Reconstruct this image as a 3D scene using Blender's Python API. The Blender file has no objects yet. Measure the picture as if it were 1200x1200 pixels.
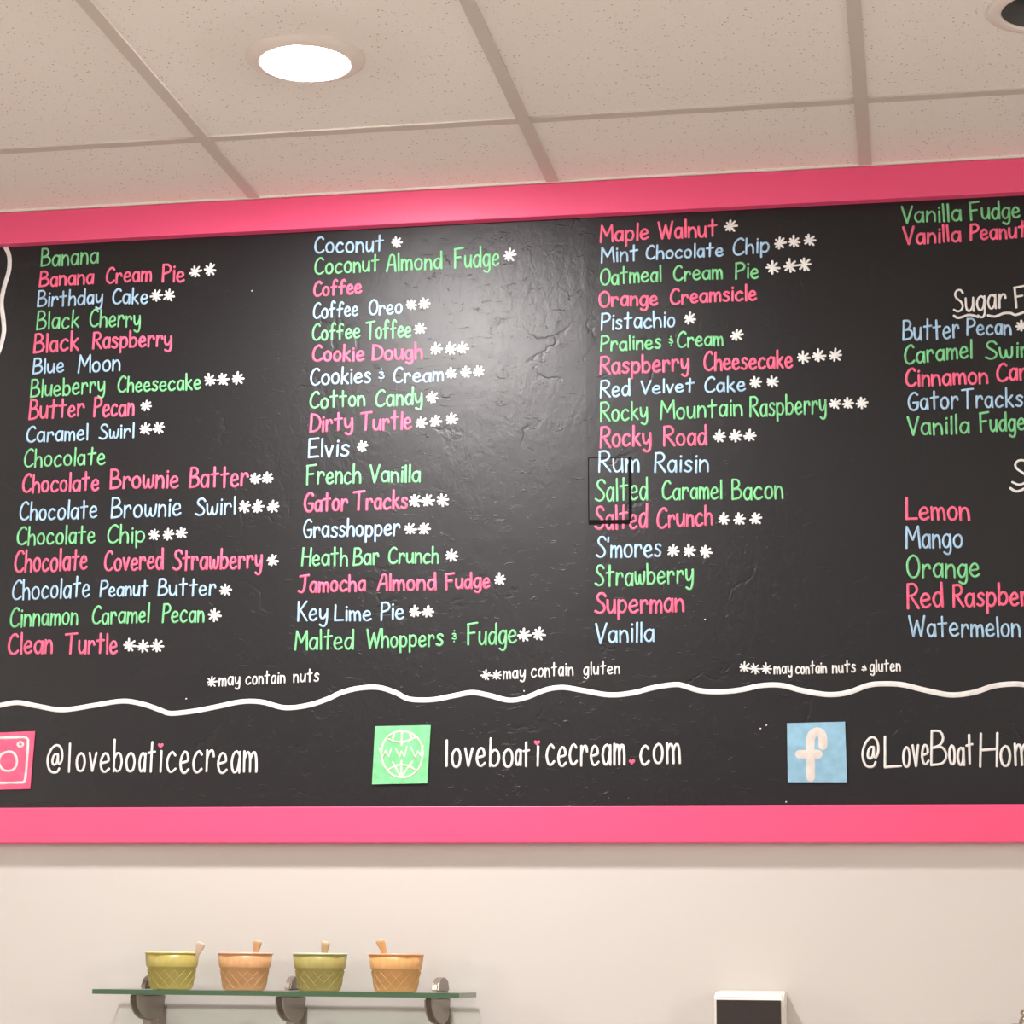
import bpy, bmesh, math, random
from mathutils import Vector, Matrix
random.seed(7)
SC = bpy.context.scene
COL = SC.collection
pi = math.pi

# ---------------------------------------------------------------- camera
CEIL = 3.0195          # ceiling height, metres
WALL_Y = 0.0           # the wall that carries the board; the room lies at y < 0
cd = bpy.data.cameras.new('camera')
cam = bpy.data.objects.new('camera', cd)
COL.objects.link(cam)
cd.sensor_width = 36.0
cd.lens = 78.1891
cd.clip_start = 0.05
cam.matrix_world = Matrix([[0.983834, 0.027005, 0.177034, 0.0], [0.178844, -0.19913, -0.963515, -4.132439], [0.009233, 0.979601, -0.200741, 1.5], [0.0, 0.0, 0.0, 1.0]])
SC.camera = cam

# ---------------------------------------------------------------- world, lights, exposure
w = bpy.data.worlds.new('world')
SC.world = w
w.use_nodes = True
w.node_tree.nodes['Background'].inputs[0].default_value = (1.0, 0.965, 0.945, 1)
w.node_tree.nodes['Background'].inputs[1].default_value = 0.15
SC.view_settings.view_transform = 'Standard'
SC.view_settings.look = 'None'
SC.view_settings.exposure = -1.20
SC.view_settings.gamma = 1.0
SC.view_settings.use_curve_mapping = False
LENS_POWER = 1750.0
LAMP_COLOR = (1.0, 0.955, 0.935)

def area(name, loc, size, power, color=LAMP_COLOR, rot=(0, 0, 0), shape='DISK'):
    d = bpy.data.lights.new(name, 'AREA')
    d.energy = power; d.color = color; d.shape = shape; d.size = size
    o = bpy.data.objects.new(name, d)
    o.location = loc; o.rotation_euler = rot
    COL.objects.link(o)
    return o
# the other ceiling lamps of the shop, further back and to the sides of the photograph
area('shop_ceiling_light', (-2.3, -0.75, CEIL - 0.03), 0.16, 4)
area('shop_ceiling_light', (1.45, -0.75, CEIL - 0.03), 0.16, 4)
area('shop_ceiling_light', (-1.6, -3.2, CEIL - 0.03), 0.3, 20)
area('shop_ceiling_light', (0.4, -3.2, CEIL - 0.03), 0.3, 20)
area('shop_ceiling_light', (-0.6, -5.5, CEIL - 0.03), 0.6, 60)

def side_fill(loc, power):  # added point lamps out of view, frontal fill for the top rail
    d = bpy.data.lights.new('added_fill_light', 'POINT')
    d.energy = power; d.color = LAMP_COLOR; d.shadow_soft_size = 0.15
    o = bpy.data.objects.new('added_fill_light', d); o.location = loc; COL.objects.link(o)
side_fill((2.3, -3.0, 2.15), 170)
side_fill((-3.7, -2.8, 2.15), 115)

# ---------------------------------------------------------------- materials
def mat(name, color, rough=0.5, metal=0.0, spec=0.5, coat=0.0, trans=0.0, ior=1.45, emit=None, estr=0.0):
    m = bpy.data.materials.new(name); m.use_nodes = True
    b = m.node_tree.nodes['Principled BSDF']
    b.inputs['Base Color'].default_value = (*color, 1)
    b.inputs['Roughness'].default_value = rough
    b.inputs['Metallic'].default_value = metal
    b.inputs['Specular IOR Level'].default_value = spec
    b.inputs['Coat Weight'].default_value = coat
    b.inputs['Transmission Weight'].default_value = trans
    b.inputs['IOR'].default_value = ior
    if emit:
        b.inputs['Emission Color'].default_value = (*emit, 1)
        b.inputs['Emission Strength'].default_value = estr
    return m
class NT:
    def __init__(s, m):
        s.t = m.node_tree; s.n = s.t.nodes; s.b = s.n['Principled BSDF']
    def add(s, kind, **kw):
        x = s.n.new(kind)
        for k, v in kw.items():
            if k.startswith('i_'):
                x.inputs[k[2:].replace('_', ' ')].default_value = v
            else:
                setattr(x, k, v)
        return x
    def link(s, a, b): s.t.links.new(a, b)
    def coords(s, scale=(1, 1, 1)):
        tc = s.add('ShaderNodeTexCoord'); mp = s.add('ShaderNodeMapping')
        mp.inputs['Scale'].default_value = scale
        s.link(tc.outputs['Object'], mp.inputs['Vector'])
        return mp.outputs['Vector']
    def noise(s, vec, scale, detail=3, rough=0.5, dist=0.0):
        x = s.add('ShaderNodeTexNoise')
        x.inputs['Scale'].default_value = scale; x.inputs['Detail'].default_value = detail
        x.inputs['Roughness'].default_value = rough; x.inputs['Distortion'].default_value = dist
        s.link(vec, x.inputs['Vector'])
        return x.outputs['Fac']
    def ramp(s, fac, stops):
        r = s.add('ShaderNodeValToRGB')
        e = r.color_ramp.elements
        while len(e) < len(stops): e.new(0.5)
        for k, (p, c) in zip(e, stops):
            k.position = p; k.color = c if len(c) == 4 else (*c, 1)
        s.link(fac, r.inputs['Fac'])
        return r.outputs['Color']
    def math(s, op, a, b=None):
        x = s.add('ShaderNodeMath', operation=op)
        for i, v in enumerate((a, b)):
            if v is None: continue
            if isinstance(v, (int, float)): x.inputs[i].default_value = v
            else: s.link(v, x.inputs[i])
        return x.outputs[0]
    def bump(s, h, strength, dist):
        x = s.add('ShaderNodeBump')
        x.inputs['Strength'].default_value = strength; x.inputs['Distance'].default_value = dist
        s.link(h, x.inputs['Height']); s.link(x.outputs['Normal'], s.b.inputs['Normal'])

def g(v): return (v, v, v)
M = {}
# painted plaster wall, a slight roller texture
M['wall'] = mat('wall_paint', (0.63, 0.60, 0.572), 0.45, spec=0.35)
t = NT(M['wall']); v = t.coords()
t.bump(t.math('ADD', t.noise(v, 18, 3), t.math('MULTIPLY', t.noise(v, 160, 2), 0.15)), 0.10, 0.004)
M['wall_side'] = mat('side_wall_paint', (0.78, 0.73, 0.66), 0.6, spec=0.2)
# floor, pale vinyl
M['floor'] = mat('floor_vinyl', (0.52, 0.46, 0.40), 0.45)
t = NT(M['floor']); v = t.coords()
t.link(t.ramp(t.noise(v, 9, 5), [(0.3, (0.72, 0.68, 0.64)), (0.7, (0.82, 0.78, 0.73))]), t.b.inputs['Base Color'])
# mineral fibre ceiling tile with dark pinholes
M['tile'] = mat('mineral_fibre_tile', (0.74, 0.69, 0.62), 0.9, spec=0.1)
t = NT(M['tile']); v = t.coords()
vo = t.add('ShaderNodeTexVoronoi'); vo.inputs['Scale'].default_value = 105; t.link(v, vo.inputs['Vector'])
dots = t.math('LESS_THAN', vo.outputs['Distance'], 0.17)
keep = t.math('GREATER_THAN', t.noise(v, 42, 2), 0.515)
hole = t.math('MULTIPLY', dots, keep)
vo2 = t.add('ShaderNodeTexVoronoi'); vo2.inputs['Scale'].default_value = 170; t.link(v, vo2.inputs['Vector'])
hole2 = t.math('MULTIPLY', t.math('LESS_THAN', vo2.outputs['Distance'], 0.20), t.math('GREATER_THAN', t.noise(v, 60, 2), 0.56))
hole = t.math('MAXIMUM', hole, t.math('MULTIPLY', hole2, 0.6))
mx = t.add('ShaderNodeMix', data_type='RGBA')
mx.inputs[6].default_value = (0.84, 0.79, 0.73, 1); mx.inputs[7].default_value = (0.42, 0.35, 0.28, 1)
t.link(hole, mx.inputs[0]); t.link(mx.outputs[2], t.b.inputs['Base Color'])
t.bump(t.math('SUBTRACT', t.math('MULTIPLY', t.noise(v, 220, 2), 0.4), hole), 0.3, 0.002)
M['tee'] = mat('painted_steel_tee', (0.61, 0.545, 0.485), 0.5, spec=0.3)
M['angle'] = mat('painted_wall_angle', (0.80, 0.75, 0.68), 0.45)
# chalkboard paint: satin black over uneven plaster with old cracks and scuffs
M['board'] = mat('black_satin_paint', (0.0050, 0.0046, 0.0062), 0.47, spec=0.58)
t = NT(M['board']); v = t.coords()
n1 = t.noise(v, 7, 4, 0.55, 0.6)
vo = t.add('ShaderNodeTexVoronoi', feature='DISTANCE_TO_EDGE'); vo.inputs['Scale'].default_value = 9
wv = t.add('ShaderNodeMix', data_type='VECTOR')
nz = t.add('ShaderNodeTexNoise'); nz.inputs['Scale'].default_value = 14; nz.inputs['Detail'].default_value = 4
t.link(v, nz.inputs['Vector'])
wv.inputs[0].default_value = 0.12
t.link(v, wv.inputs[4]); t.link(nz.outputs['Color'], wv.inputs[5]); t.link(wv.outputs[1], vo.inputs['Vector'])
crack = t.ramp(vo.outputs['Distance'], [(0.0, g(1)), (0.045, g(0))])
crack = t.math('MULTIPLY', crack, t.ramp(t.noise(v, 6.5, 3), [(0.57, g(0)), (0.63, g(1))]))
patch = t.ramp(t.noise(v, 3.4, 3), [(0.46, g(0)), (0.64, g(1))])
scuff = t.math('MULTIPLY', t.noise(t.coords((1, 1, 0.6)), 48, 4, 0.6, 0.8), patch)
chips = t.ramp(t.noise(t.coords((1, 1, 2.2)), 34, 3, 0.6, 1.5), [(0.63, g(0)), (0.73, g(1))])
h = t.math('ADD', t.math('MULTIPLY', n1, 0.4), t.math('ADD', t.math('MULTIPLY', crack, -0.13), t.math('MULTIPLY', chips, 0.11)))
h = t.math('ADD', h, t.math('MULTIPLY', scuff, 0.32))
# the left sheet bows a little towards its vertical joint
sx = t.add('ShaderNodeSeparateXYZ'); t.link(v, sx.inputs[0])
bow = t.math('MULTIPLY', t.math('MINIMUM', t.math('ADD', sx.outputs[0], 0.615), 0.0), 8.0)
bow = t.math('ADD', bow, t.math('MULTIPLY', sx.outputs[2], -5.0))
h = t.math('ADD', h, bow)
t.bump(h, 0.9, 0.004)
M['seam'] = mat('dark_gap', (0.004, 0.004, 0.004), 0.8, spec=0.1)
M['pink'] = mat('pink_gloss_paint', (0.84, 0.088, 0.215), 0.40, spec=0.65)
t = NT(M['pink']); t.bump(t.noise(t.coords((1, 1, 1)), 12, 3), 0.12, 0.006)
def paint(name, c, k=0.10):
    m = mat(name, c, 0.55, spec=0.35)
    t = NT(m); v = t.coords()
    lo = tuple(x * (1 - k * 2) for x in c); hi = tuple(min(1, x * (1 + k)) for x in c)
    t.link(t.ramp(t.noise(v, 55, 3), [(0.35, lo), (0.65, hi)]), t.b.inputs['Base Color'])
    return m
M['g'] = paint('green_paint_marker', (0.20, 0.60, 0.27))
M['p'] = paint('pink_paint_marker', (0.94, 0.14, 0.26))
M['b'] = paint('pale_blue_paint_marker', (0.38, 0.58, 0.78))
M['w'] = paint('white_paint_marker', (0.78, 0.765, 0.755), 0.05)
M['sq_p'] = paint('pink_square_paint', (0.88, 0.13, 0.25), 0.08)
M['sq_g'] = paint('green_square_paint', (0.21, 0.64, 0.30), 0.08)
M['sq_b'] = paint('blue_square_paint', (0.27, 0.49, 0.64), 0.06)
M['icon_w'] = paint('thin_white_icon_paint', (0.78, 0.70, 0.68), 0.1)
M['icon_g'] = paint('thin_white_on_green_paint', (0.62, 0.72, 0.56), 0.12)
M['icon_f'] = paint('white_on_blue_paint', (0.70, 0.64, 0.60), 0.05)
M['trim'] = mat('white_enamel_trim', (0.80, 0.72, 0.66), 0.35)
M['lens'] = mat('lit_lamp_lens', (0.9, 0.9, 0.9), 0.4, emit=(1.0, 0.955, 0.935), estr=LENS_POWER)
M['can'] = mat('dark_lamp_can', (0.10, 0.095, 0.09), 0.4)
M['steel'] = mat('brushed_nickel', (0.30, 0.26, 0.22), 0.42, metal=0.75)
M['steel_dark_reflect'] = mat('nickel_dark_reflection', (0.10, 0.085, 0.07), 0.4, metal=0.7)  # same nickel, a dark reflection put into the colour of the edge faces
M['chrome'] = mat('chrome', (0.42, 0.38, 0.33), 0.08, metal=1.0)
m_ = M['glass'] = mat('clear_shelf_glass', (0.86, 0.96, 0.90), 0.03)
t = NT(m_)
tr = t.add('ShaderNodeBsdfTransparent'); tr.inputs[0].default_value = (0.90, 0.96, 0.92, 1)
gl = t.add('ShaderNodeBsdfGlossy'); gl.inputs['Roughness'].default_value = 0.02
fr = t.add('ShaderNodeFresnel'); fr.inputs['IOR'].default_value = 1.5
mxs = t.add('ShaderNodeMixShader')
t.link(fr.outputs[0], mxs.inputs[0]); t.link(tr.outputs[0], mxs.inputs[1]); t.link(gl.outputs[0], mxs.inputs[2])
t.link(mxs.outputs[0], t.n['Material Output'].inputs['Surface'])
M['glass_edge'] = mat('green_glass_edge', (0.085, 0.150, 0.090), 0.12)
def cupmat(name, c):
    m = mat(name, c, 0.35, spec=0.45)
    b = m.node_tree.nodes['Principled BSDF']
    b.inputs['Subsurface Weight'].default_value = 0.15
    b.inputs['Subsurface Radius'].default_value = (0.01, 0.008, 0.004)
    return m
CUPC = [(0.48, 0.40, 0.115), (0.64, 0.36, 0.17), (0.41, 0.35, 0.115), (0.68, 0.38, 0.15)]
RIMC = [(0.74, 0.70, 0.30), (0.84, 0.50, 0.38), (0.60, 0.70, 0.48), (0.86, 0.42, 0.25)]
SPC = [(0.95, 0.74, 0.62), (0.95, 0.68, 0.42), (0.95, 0.72, 0.50), (0.95, 0.66, 0.36)]
M['disp'] = mat('white_dispenser_plastic', (0.84, 0.80, 0.74), 0.25)
M['smoke'] = mat('smoked_plastic_window', (0.055, 0.045, 0.043), 0.12, coat=0.3)
t = NT(M['smoke']); t.bump(t.noise(t.coords((60, 1, 1)), 1.5, 2), 0.15, 0.01)

# ---------------------------------------------------------------- object helpers
def put(name, bm, m, parent=None, smooth=False, loc=None):
    me = bpy.data.meshes.new(name)
    bmesh.ops.recalc_face_normals(bm, faces=bm.faces)
    bm.to_mesh(me); bm.free()
    for x in (m if isinstance(m, (list, tuple)) else [m]): me.materials.append(x)
    if smooth:
        for p in me.polygons: p.use_smooth = True
    o = bpy.data.objects.new(name, me); COL.objects.link(o)
    if loc: o.location = loc
    if parent: o.parent = parent
    return o
def thing(name, label, cat, loc=(0, 0, 0), group=None):
    o = bpy.data.objects.new(name, None); o.empty_display_size = 0.05
    COL.objects.link(o); o.location = loc
    return tag(o, label, cat, group)
def tag(o, label, cat, group=None):
    o['label'] = label; o['category'] = cat
    if group: o['group'] = group
    return o
def struct(o):
    o['kind'] = 'structure'; return o
def box(bm, a, b, bev=0.0, mi=0):
    vs = [bm.verts.new((x, y, z)) for z in (a[2], b[2]) for y in (a[1], b[1]) for x in (a[0], b[0])]
    fs = [bm.faces.new([vs[i] for i in f]) for f in ((0, 2, 3, 1), (4, 5, 7, 6), (0, 1, 5, 4), (2, 6, 7, 3), (0, 4, 6, 2), (1, 3, 7, 5))]
    for f in fs: f.material_index = mi
    if bev:
        es = list({e for f in fs for e in f.edges})
        bmesh.ops.bevel(bm, geom=es, offset=bev, segments=2, affect='EDGES', profile=0.5)
    return fs
def lathe(bm, prof, n=48, c=(0, 0, 0), mi=0, closed=False):
    rings = []
    for r, z in prof:
        if r < 1e-6: rings.append([bm.verts.new((c[0], c[1], c[2] + z))])
        else: rings.append([bm.verts.new((c[0] + r * math.cos(2 * pi * k / n), c[1] + r * math.sin(2 * pi * k / n), c[2] + z)) for k in range(n)])
    for A, B in zip(rings, rings[1:] + ([rings[0]] if closed else [])):
        for k in range(n):
            a = [A[k], A[(k + 1) % n]] if len(A) > 1 else [A[0]]
            b = [B[(k + 1) % n], B[k]] if len(B) > 1 else [B[0]]
            if len(a) + len(b) >= 3:
                f = bm.faces.new(a + b); f.material_index = mi
    return rings
def prism(bm, pts, x0, x1, mi=0, mi_side=None):
    """pts: outline in (y, z), extruded along x."""
    A = [bm.verts.new((x0, y, z)) for y, z in pts]; B = [bm.verts.new((x1, y, z)) for y, z in pts]
    f = bm.faces.new(A); f.material_index = mi
    f = bm.faces.new(B[::-1]); f.material_index = mi
    n = len(pts)
    for k in range(n):
        f = bm.faces.new([A[k], A[(k + 1) % n], B[(k + 1) % n], B[k]])
        f.material_index = mi if mi_side is None else mi_side

# ---------------------------------------------------------------- room shell
X0, X1, Y0 = -4.2, 3.0, -6.6
bm = bmesh.new(); box(bm, (X0, Y0, -0.1), (X1, 0.12, 0)); struct(put('floor', bm, M['floor']))
bm = bmesh.new(); box(bm, (X0, 0, 0), (X1, 0.12, CEIL + 0.15)); struct(put('wall_back', bm, M['wall']))
bm = bmesh.new(); box(bm, (X0 - 0.12, Y0, 0), (X0, 0.12, CEIL + 0.15)); struct(put('wall_left', bm, M['wall_side']))
bm = bmesh.new(); box(bm, (X1, Y0, 0), (X1 + 0.12, 0.12, CEIL + 0.15)); struct(put('wall_right', bm, M['wall_side']))

# lay-in ceiling: tiles with openings for the two recessed lamps, steel tees between them
GX, GY, PX, PY = -1.2895, -0.3517, 0.6096, 1.2192
LAMPS = [(-1.000, -0.686), (0.2345, -0.689)]
HOLE = 0.080
xs = []
k = math.floor((X0 - GX) / PX)
while GX + k * PX < X1:
    xs.append(GX + k * PX); k += 1
xs = [X0] + [x for x in xs if x > X0 + 0.01] + [X1]
ys = [0.0, GY]
while ys[-1] - PY > Y0: ys.append(ys[-1] - PY)
ys.append(Y0)
TZ = CEIL + 0.0008
bm = bmesh.new()
for xa, xb in zip(xs, xs[1:]):
    for ya, yb in zip(ys, ys[1:]):
        hit = [L for L in LAMPS if xa < L[0] < xb and yb < L[1] < ya]
        if not hit:
            bm.faces.new([bm.verts.new(p) for p in ((xa, ya, TZ), (xb, ya, TZ), (xb, yb, TZ), (xa, yb, TZ))])
            continue
        cx, cy = hit[0]; n = 64; inn = []; out = []
        angs = sorted([2 * pi * i / n for i in range(n)] + [math.atan2(py - cy, px - cx) % (2 * pi) for px in (xa, xb) for py in (ya, yb)])
        for a in angs:
            dx, dy = math.cos(a), math.sin(a)
            tt = min([((xb if dx > 0 else xa) - cx) / dx if abs(dx) > 1e-9 else 9, ((ya if dy > 0 else yb) - cy) / dy if abs(dy) > 1e-9 else 9])
            inn.append(bm.verts.new((cx + HOLE * dx, cy + HOLE * dy, TZ))); out.append(bm.verts.new((cx + tt * dx, cy + tt * dy, TZ)))
        m_ = len(angs)
        for i in range(m_):
            j = (i + 1) % m_
            bm.faces.new([inn[i], inn[j], out[j], out[i]])
bmesh.ops.remove_doubles(bm, verts=bm.verts, dist=1e-6)
ceil_o = struct(put('ceiling', bm, M['tile']))
bm = bmesh.new()
tw = 0.0119
def tee(a, b):
    box(bm, a, b)
for x in xs[1:-1]: tee((x - tw, Y0, CEIL - 0.003), (x + tw, -0.019, CEIL + 0.0035))
for y in ys[1:-1]:
    for xa, xb in zip(xs, xs[1:]):
        l = xa + (tw if xa > X0 else 0); r = xb - (tw if xb < X1 else 0)
        tee((l, y - tw, CEIL - 0.0024), (r, y + tw, CEIL + 0.0035))
struct(put('trim_1', bm, M['tee']))

# ---------------------------------------------------------------- menu board
BX0, BX1 = -2.35, 1.75
ZT, ZI, ZJ, ZB = CEIL - 0.004, 2.9481, 1.7958, 1.7276    # top of frame, lower edge of top rail, upper edge of bottom rail, bottom of frame
FACE, FRONT = -0.002, -0.024
RW = ZT - ZI
board = thing('menu_board', 'wide black hand-lettered ice cream menu board in a pink frame on the cream wall', 'menu board', (0, 0, 0))
bm = bmesh.new(); box(bm, (BX0 + 0.01, FACE, ZB + 0.01), (BX1 - 0.01, -0.0003, ZT - 0.01)); put('panel', bm, M['board'], board)
def rail(a, b, label=None):
    bm = bmesh.new(); box(bm, a, b, 0.0018)
    o = put('frame_rail', bm, M['pink'], board); o['label'] = 'pink painted frame rail'
rail((BX0, FRONT, ZI), (BX1, -0.0003, ZT)); rail((BX0, FRONT, ZB), (BX1, -0.0003, ZJ))
rail((BX0, FRONT + 0.0005, ZJ), (BX0 + RW, -0.0003, ZI)); rail((BX1 - RW, FRONT + 0.0005, ZJ), (BX1, -0.0003, ZI))
bm = bmesh.new(); box(bm, (X0, FRONT - 0.004, CEIL - 0.0035), (X1, -0.0, CEIL + 0.0035)); struct(put('trim_2', bm, M['angle']))

# --- brush lettering: each glyph is a set of strokes in a box one cap height tall
def S(s): return ('S', [tuple(map(float, p.split(','))) for p in s.split()])
def L(s): return ('L', [tuple(map(float, p.split(','))) for p in s.split()])
BOWL = '.33,.5 .2,.6 .06,.5 0,.28 .07,.05 .18,0 .29,.12 .345,.4'
GL = {
 'A': [L('0,0 .2,.93'), S('.2,.93 .3,1 .4,.9'), L('.4,.9 .47,0'), L('.08,.38 .44,.4')],
 'B': [L('0,0 .03,1'), S('.03,1 .27,.99 .37,.8 .28,.6 .03,.5'), S('.03,.5 .33,.52 .46,.29 .34,.06 0,0')],
 'C': [S('.45,.86 .36,.98 .22,.95 .07,.73 .01,.42 .06,.13 .22,0 .38,.05 .47,.15')],
 'D': [L('.02,0 .03,1'), S('.03,1 .32,.9 .49,.6 .45,.25 .28,.05 .0,0')],
 'E': [L('.42,1 .02,.97 .0,.0 .42,.03'), L('.02,.5 .34,.53')],
 'F': [L('.04,0 .02,.97'), L('0,.97 .47,1.02'), L('.03,.52 .34,.55')],
 'G': [S('.45,.86 .34,.99 .18,.92 .04,.65 .02,.33 .12,.05 .3,.0 .43,.14 .45,.42'), L('.47,.42 .24,.42')],
 'H': [L('0,0 .03,1'), L('.42,0 .45,1'), L('.02,.5 .43,.52')],
 'J': [L('.04,.96 .5,1.02'), S('.32,.98 .31,.5 .27,.15 .15,.0 0,.08')],
 'K': [L('.0,0 .03,1'), L('.42,1 .04,.46'), L('.12,.56 .44,0')],
 'L': [L('.02,1 .0,0 .4,.02')],
 'M': [L('0,0 .04,1 .3,.38 .56,1 .62,0')],
 'O': [S('.25,1 .06,.82 0,.48 .08,.12 .25,0 .42,.12 .5,.5 .43,.86 .25,1')],
 'P': [L('0,0 .03,1'), S('.02,.98 .28,1.0 .42,.8 .34,.58 .03,.46')],
 'R': [L('0,0 .03,1'), S('.02,.98 .28,1 .42,.8 .32,.58 .04,.5'), L('.13,.52 .46,0')],
 'S': [S('.45,.84 .35,.98 .17,.97 .08,.8 .15,.62 .33,.46 .43,.26 .36,.07 .18,0 0,.1')],
 'T': [L('0,.97 .56,1.03'), L('.28,1 .25,0')],
 'V': [L('0,1 .22,0 .46,1')],
 'W': [L('0,1 .16,0 .35,.78 .5,0 .68,1')],
 'a': [S(BOWL), L('.35,.58 .36,0')],
 'b': [L('.02,1 .02,0'), S('.02,.4 .16,.58 .31,.53 .38,.3 .3,.06 .16,0 .02,.1')],
 'c': [S('.33,.5 .22,.6 .08,.5 0,.28 .07,.05 .2,0 .35,.1')],
 'd': [S(BOWL), L('.36,1 .37,0')],
 'e': [S('.03,.28 .2,.31 .33,.36 .29,.54 .17,.6 .05,.47 0,.25 .08,.04 .22,0 .36,.1')],
 'f': [S('.36,.9 .27,1.0 .17,.92 .14,.7 .14,.35 .14,0'), L('0,.5 .32,.54')],
 'g': [S(BOWL), S('.35,.58 .36,.2 .35,-.15 .27,-.3 .15,-.3 .04,-.22')],
 'h': [L('.0,1 .0,0'), S('.0,.34 .11,.54 .24,.57 .32,.42 .34,.2 .34,0')],
 'i': [L('.04,.6 .04,0'), L('.04,.80 .045,.83')],
 '\u0131': [L('.0,.6 .0,0')],
 'k': [L('.02,1 .02,0'), L('.3,.6 .03,.26'), L('.1,.33 .34,0')],
 'l': [L('.03,1 .04,0')],
 'm': [L('0,.6 0,0'), S('0,.36 .09,.54 .18,.57 .24,.42 .25,.2 .25,0'), S('.25,.36 .34,.54 .43,.57 .49,.42 .51,.2 .51,0')],
 'n': [L('0,.6 0,0'), S('0,.34 .11,.54 .23,.57 .31,.42 .33,.2 .33,0')],
 'o': [S('.18,.6 .04,.48 0,.28 .06,.06 .18,0 .3,.06 .36,.3 .31,.52 .18,.6')],
 'p': [L('.02,.6 .02,-.3'), S('.02,.4 .14,.58 .3,.54 .37,.3 .3,.06 .16,0 .02,.1')],
 'r': [L('.02,.6 .02,0'), S('.02,.34 .09,.52 .19,.6 .27,.57 .31,.43')],
 's': [S('.3,.51 .2,.6 .07,.55 .05,.42 .17,.32 .29,.2 .24,.03 .1,0 0,.07')],
 't': [L('.18,.98 .17,0'), L('0,.62 .36,.66')],
 'u': [S('0,.6 .01,.2 .09,.02 .2,.03 .31,.2 .34,.5'), L('.34,.6 .35,0')],
 'v': [L('0,.6 .15,0 .31,.6')],
 'w': [S('0,.6 .02,.18 .1,0 .2,.1 .25,.44'), S('.25,.44 .28,.1 .37,0 .47,.14 .5,.6')],
 'y': [S('0,.6 .03,.22 .12,.1 .23,.16 .33,.4'), S('.34,.6 .35,.2 .33,-.12 .26,-.29 .14,-.3 .03,-.22')],
 "'": [L('.05,1 .03,.8')],
 '&': [S('.03,.66 .14,.7 .22,.6 .1,.47'), S('.1,.47 .24,.4 .24,.22 .12,.16 .0,.22'), L('.13,.95 .135,.98'), L('.11,-.1 .115,-.07')],
 '@': [S('.42,.66 .3,.66 .22,.5 .22,.34 .3,.28 .39,.36 .43,.62'), S('.43,.62 .44,.38 .5,.3 .59,.45 .6,.7 .52,.92 .36,1 .17,.88 .03,.58 .03,.3 .14,.06 .3,0 .43,.03 .5,.15')],
}
def catmull(pts, step):
    if len(pts) < 3: return [pts[0], pts[-1]]
    closed = (Vector(pts[0]) - Vector(pts[-1])).length < 1e-5
    P = [Vector(p) for p in pts]
    if closed: P = [P[-2]] + P + [P[1]]
    else: P = [2 * P[0] - P[1]] + P + [2 * P[-1] - P[-2]]
    out = []
    for i in range(1, len(P) - 2):
        p0, p1, p2, p3 = P[i - 1:i + 3]
        n = max(2, int((p2 - p1).length / step))
        for k in range(n):
            q = k / n
            out.append(0.5 * ((2 * p1) + (p2 - p0) * q + (2 * p0 - 5 * p1 + 4 * p2 - p3) * q * q + (3 * p1 - p0 - 3 * p2 + p3) * q ** 3))
    out.append(P[-2])
    return [tuple(v) for v in out]
CS = ((-1, 0), (-.72, .75), (0, 1), (.72, .75), (1, 0))
def brush(bm, pts, r, h=0.0010, y=FACE, jitter=0.08):
    """a painted stroke along pts (x, z): low domed cross-section, round ends."""
    P = [Vector(p) for p in pts]
    Q = [P[0]]
    for p in P[1:]:
        if (p - Q[-1]).length > 1e-6: Q.append(p)
    P = Q
    if len(P) < 2: P.append(P[0] + Vector((1e-4, 0)))
    T = []
    for i in range(len(P)):
        d = P[min(i + 1, len(P) - 1)] - P[max(i - 1, 0)]
        if d.length < 1e-9: d = Vector((1, 0))
        T.append(d.normalized())
    k0 = 1 + random.uniform(-jitter, jitter); k1 = 1 + random.uniform(-jitter, jitter)
    secs = []
    for a in (80, 50, 22):
        a = math.radians(a); secs.append((P[0] - T[0] * r * k0 * math.sin(a), T[0], r * k0 * math.cos(a), math.cos(a)))
    for i, (p, t_) in enumerate(zip(P, T)):
        q = i / (len(P) - 1); secs.append((p, t_, r * (k0 * (1 - q) + k1 * q), 1))
    for a in (22, 50, 80):
        a = math.radians(a); secs.append((P[-1] + T[-1] * r * k1 * math.sin(a), T[-1], r * k1 * math.cos(a), math.cos(a)))
    prev = None
    for p, t_, rr, hh in secs:
        nrm = Vector((-t_.y, t_.x))
        row = [bm.verts.new((p.x + nrm.x * s * rr, y - h * z * hh - 0.0001, p.y + nrm.y * s * rr)) for s, z in CS]
        if prev:
            for i in range(4): bm.faces.new([prev[i], prev[i + 1], row[i + 1], row[i]])
        prev = row
def write_word(bm, text, xa, za, xb, zb, cap, r, gap=0.150):
    if text == '&': r *= 0.72
    pen = 0; items = []
    for ch in text:
        gl = GL[ch]
        wid = max(p[0] for _, s in gl for p in s)
        kx = random.uniform(.94, 1.06); ky = random.uniform(.96, 1.05); dy = random.uniform(-.03, .03); sl = random.uniform(-.03, .03)
        items.append((gl, pen, kx, ky, dy, sl)); pen += wid * kx + (gap if ch.islower() else gap - 0.03)
    total = pen - gap + .005
    xa += r; xb -= r
    sx = (xb - xa) / max(total, .08); sz = (zb - za) / max(total, .08)
    if len(text) == 1 and total < 0.12: sx = cap; sz = 0
    for gl, off, kx, ky, dy, sl in items:
        for kind, pts in gl:
            q = [(off + p[0] * kx + p[1] * sl, p[1] * ky + dy) for p in pts]
            R_ = [(xa + p[0] * sx, za + r * .6 + p[0] * sz + p[1] * (cap - r * 1.6)) for p in q]
            if kind == 'S': brush(bm, catmull(R_, cap * 0.075), r)
            else:
                for u, v_ in zip(R_, R_[1:]): brush(bm, [u, v_], r)
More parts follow.
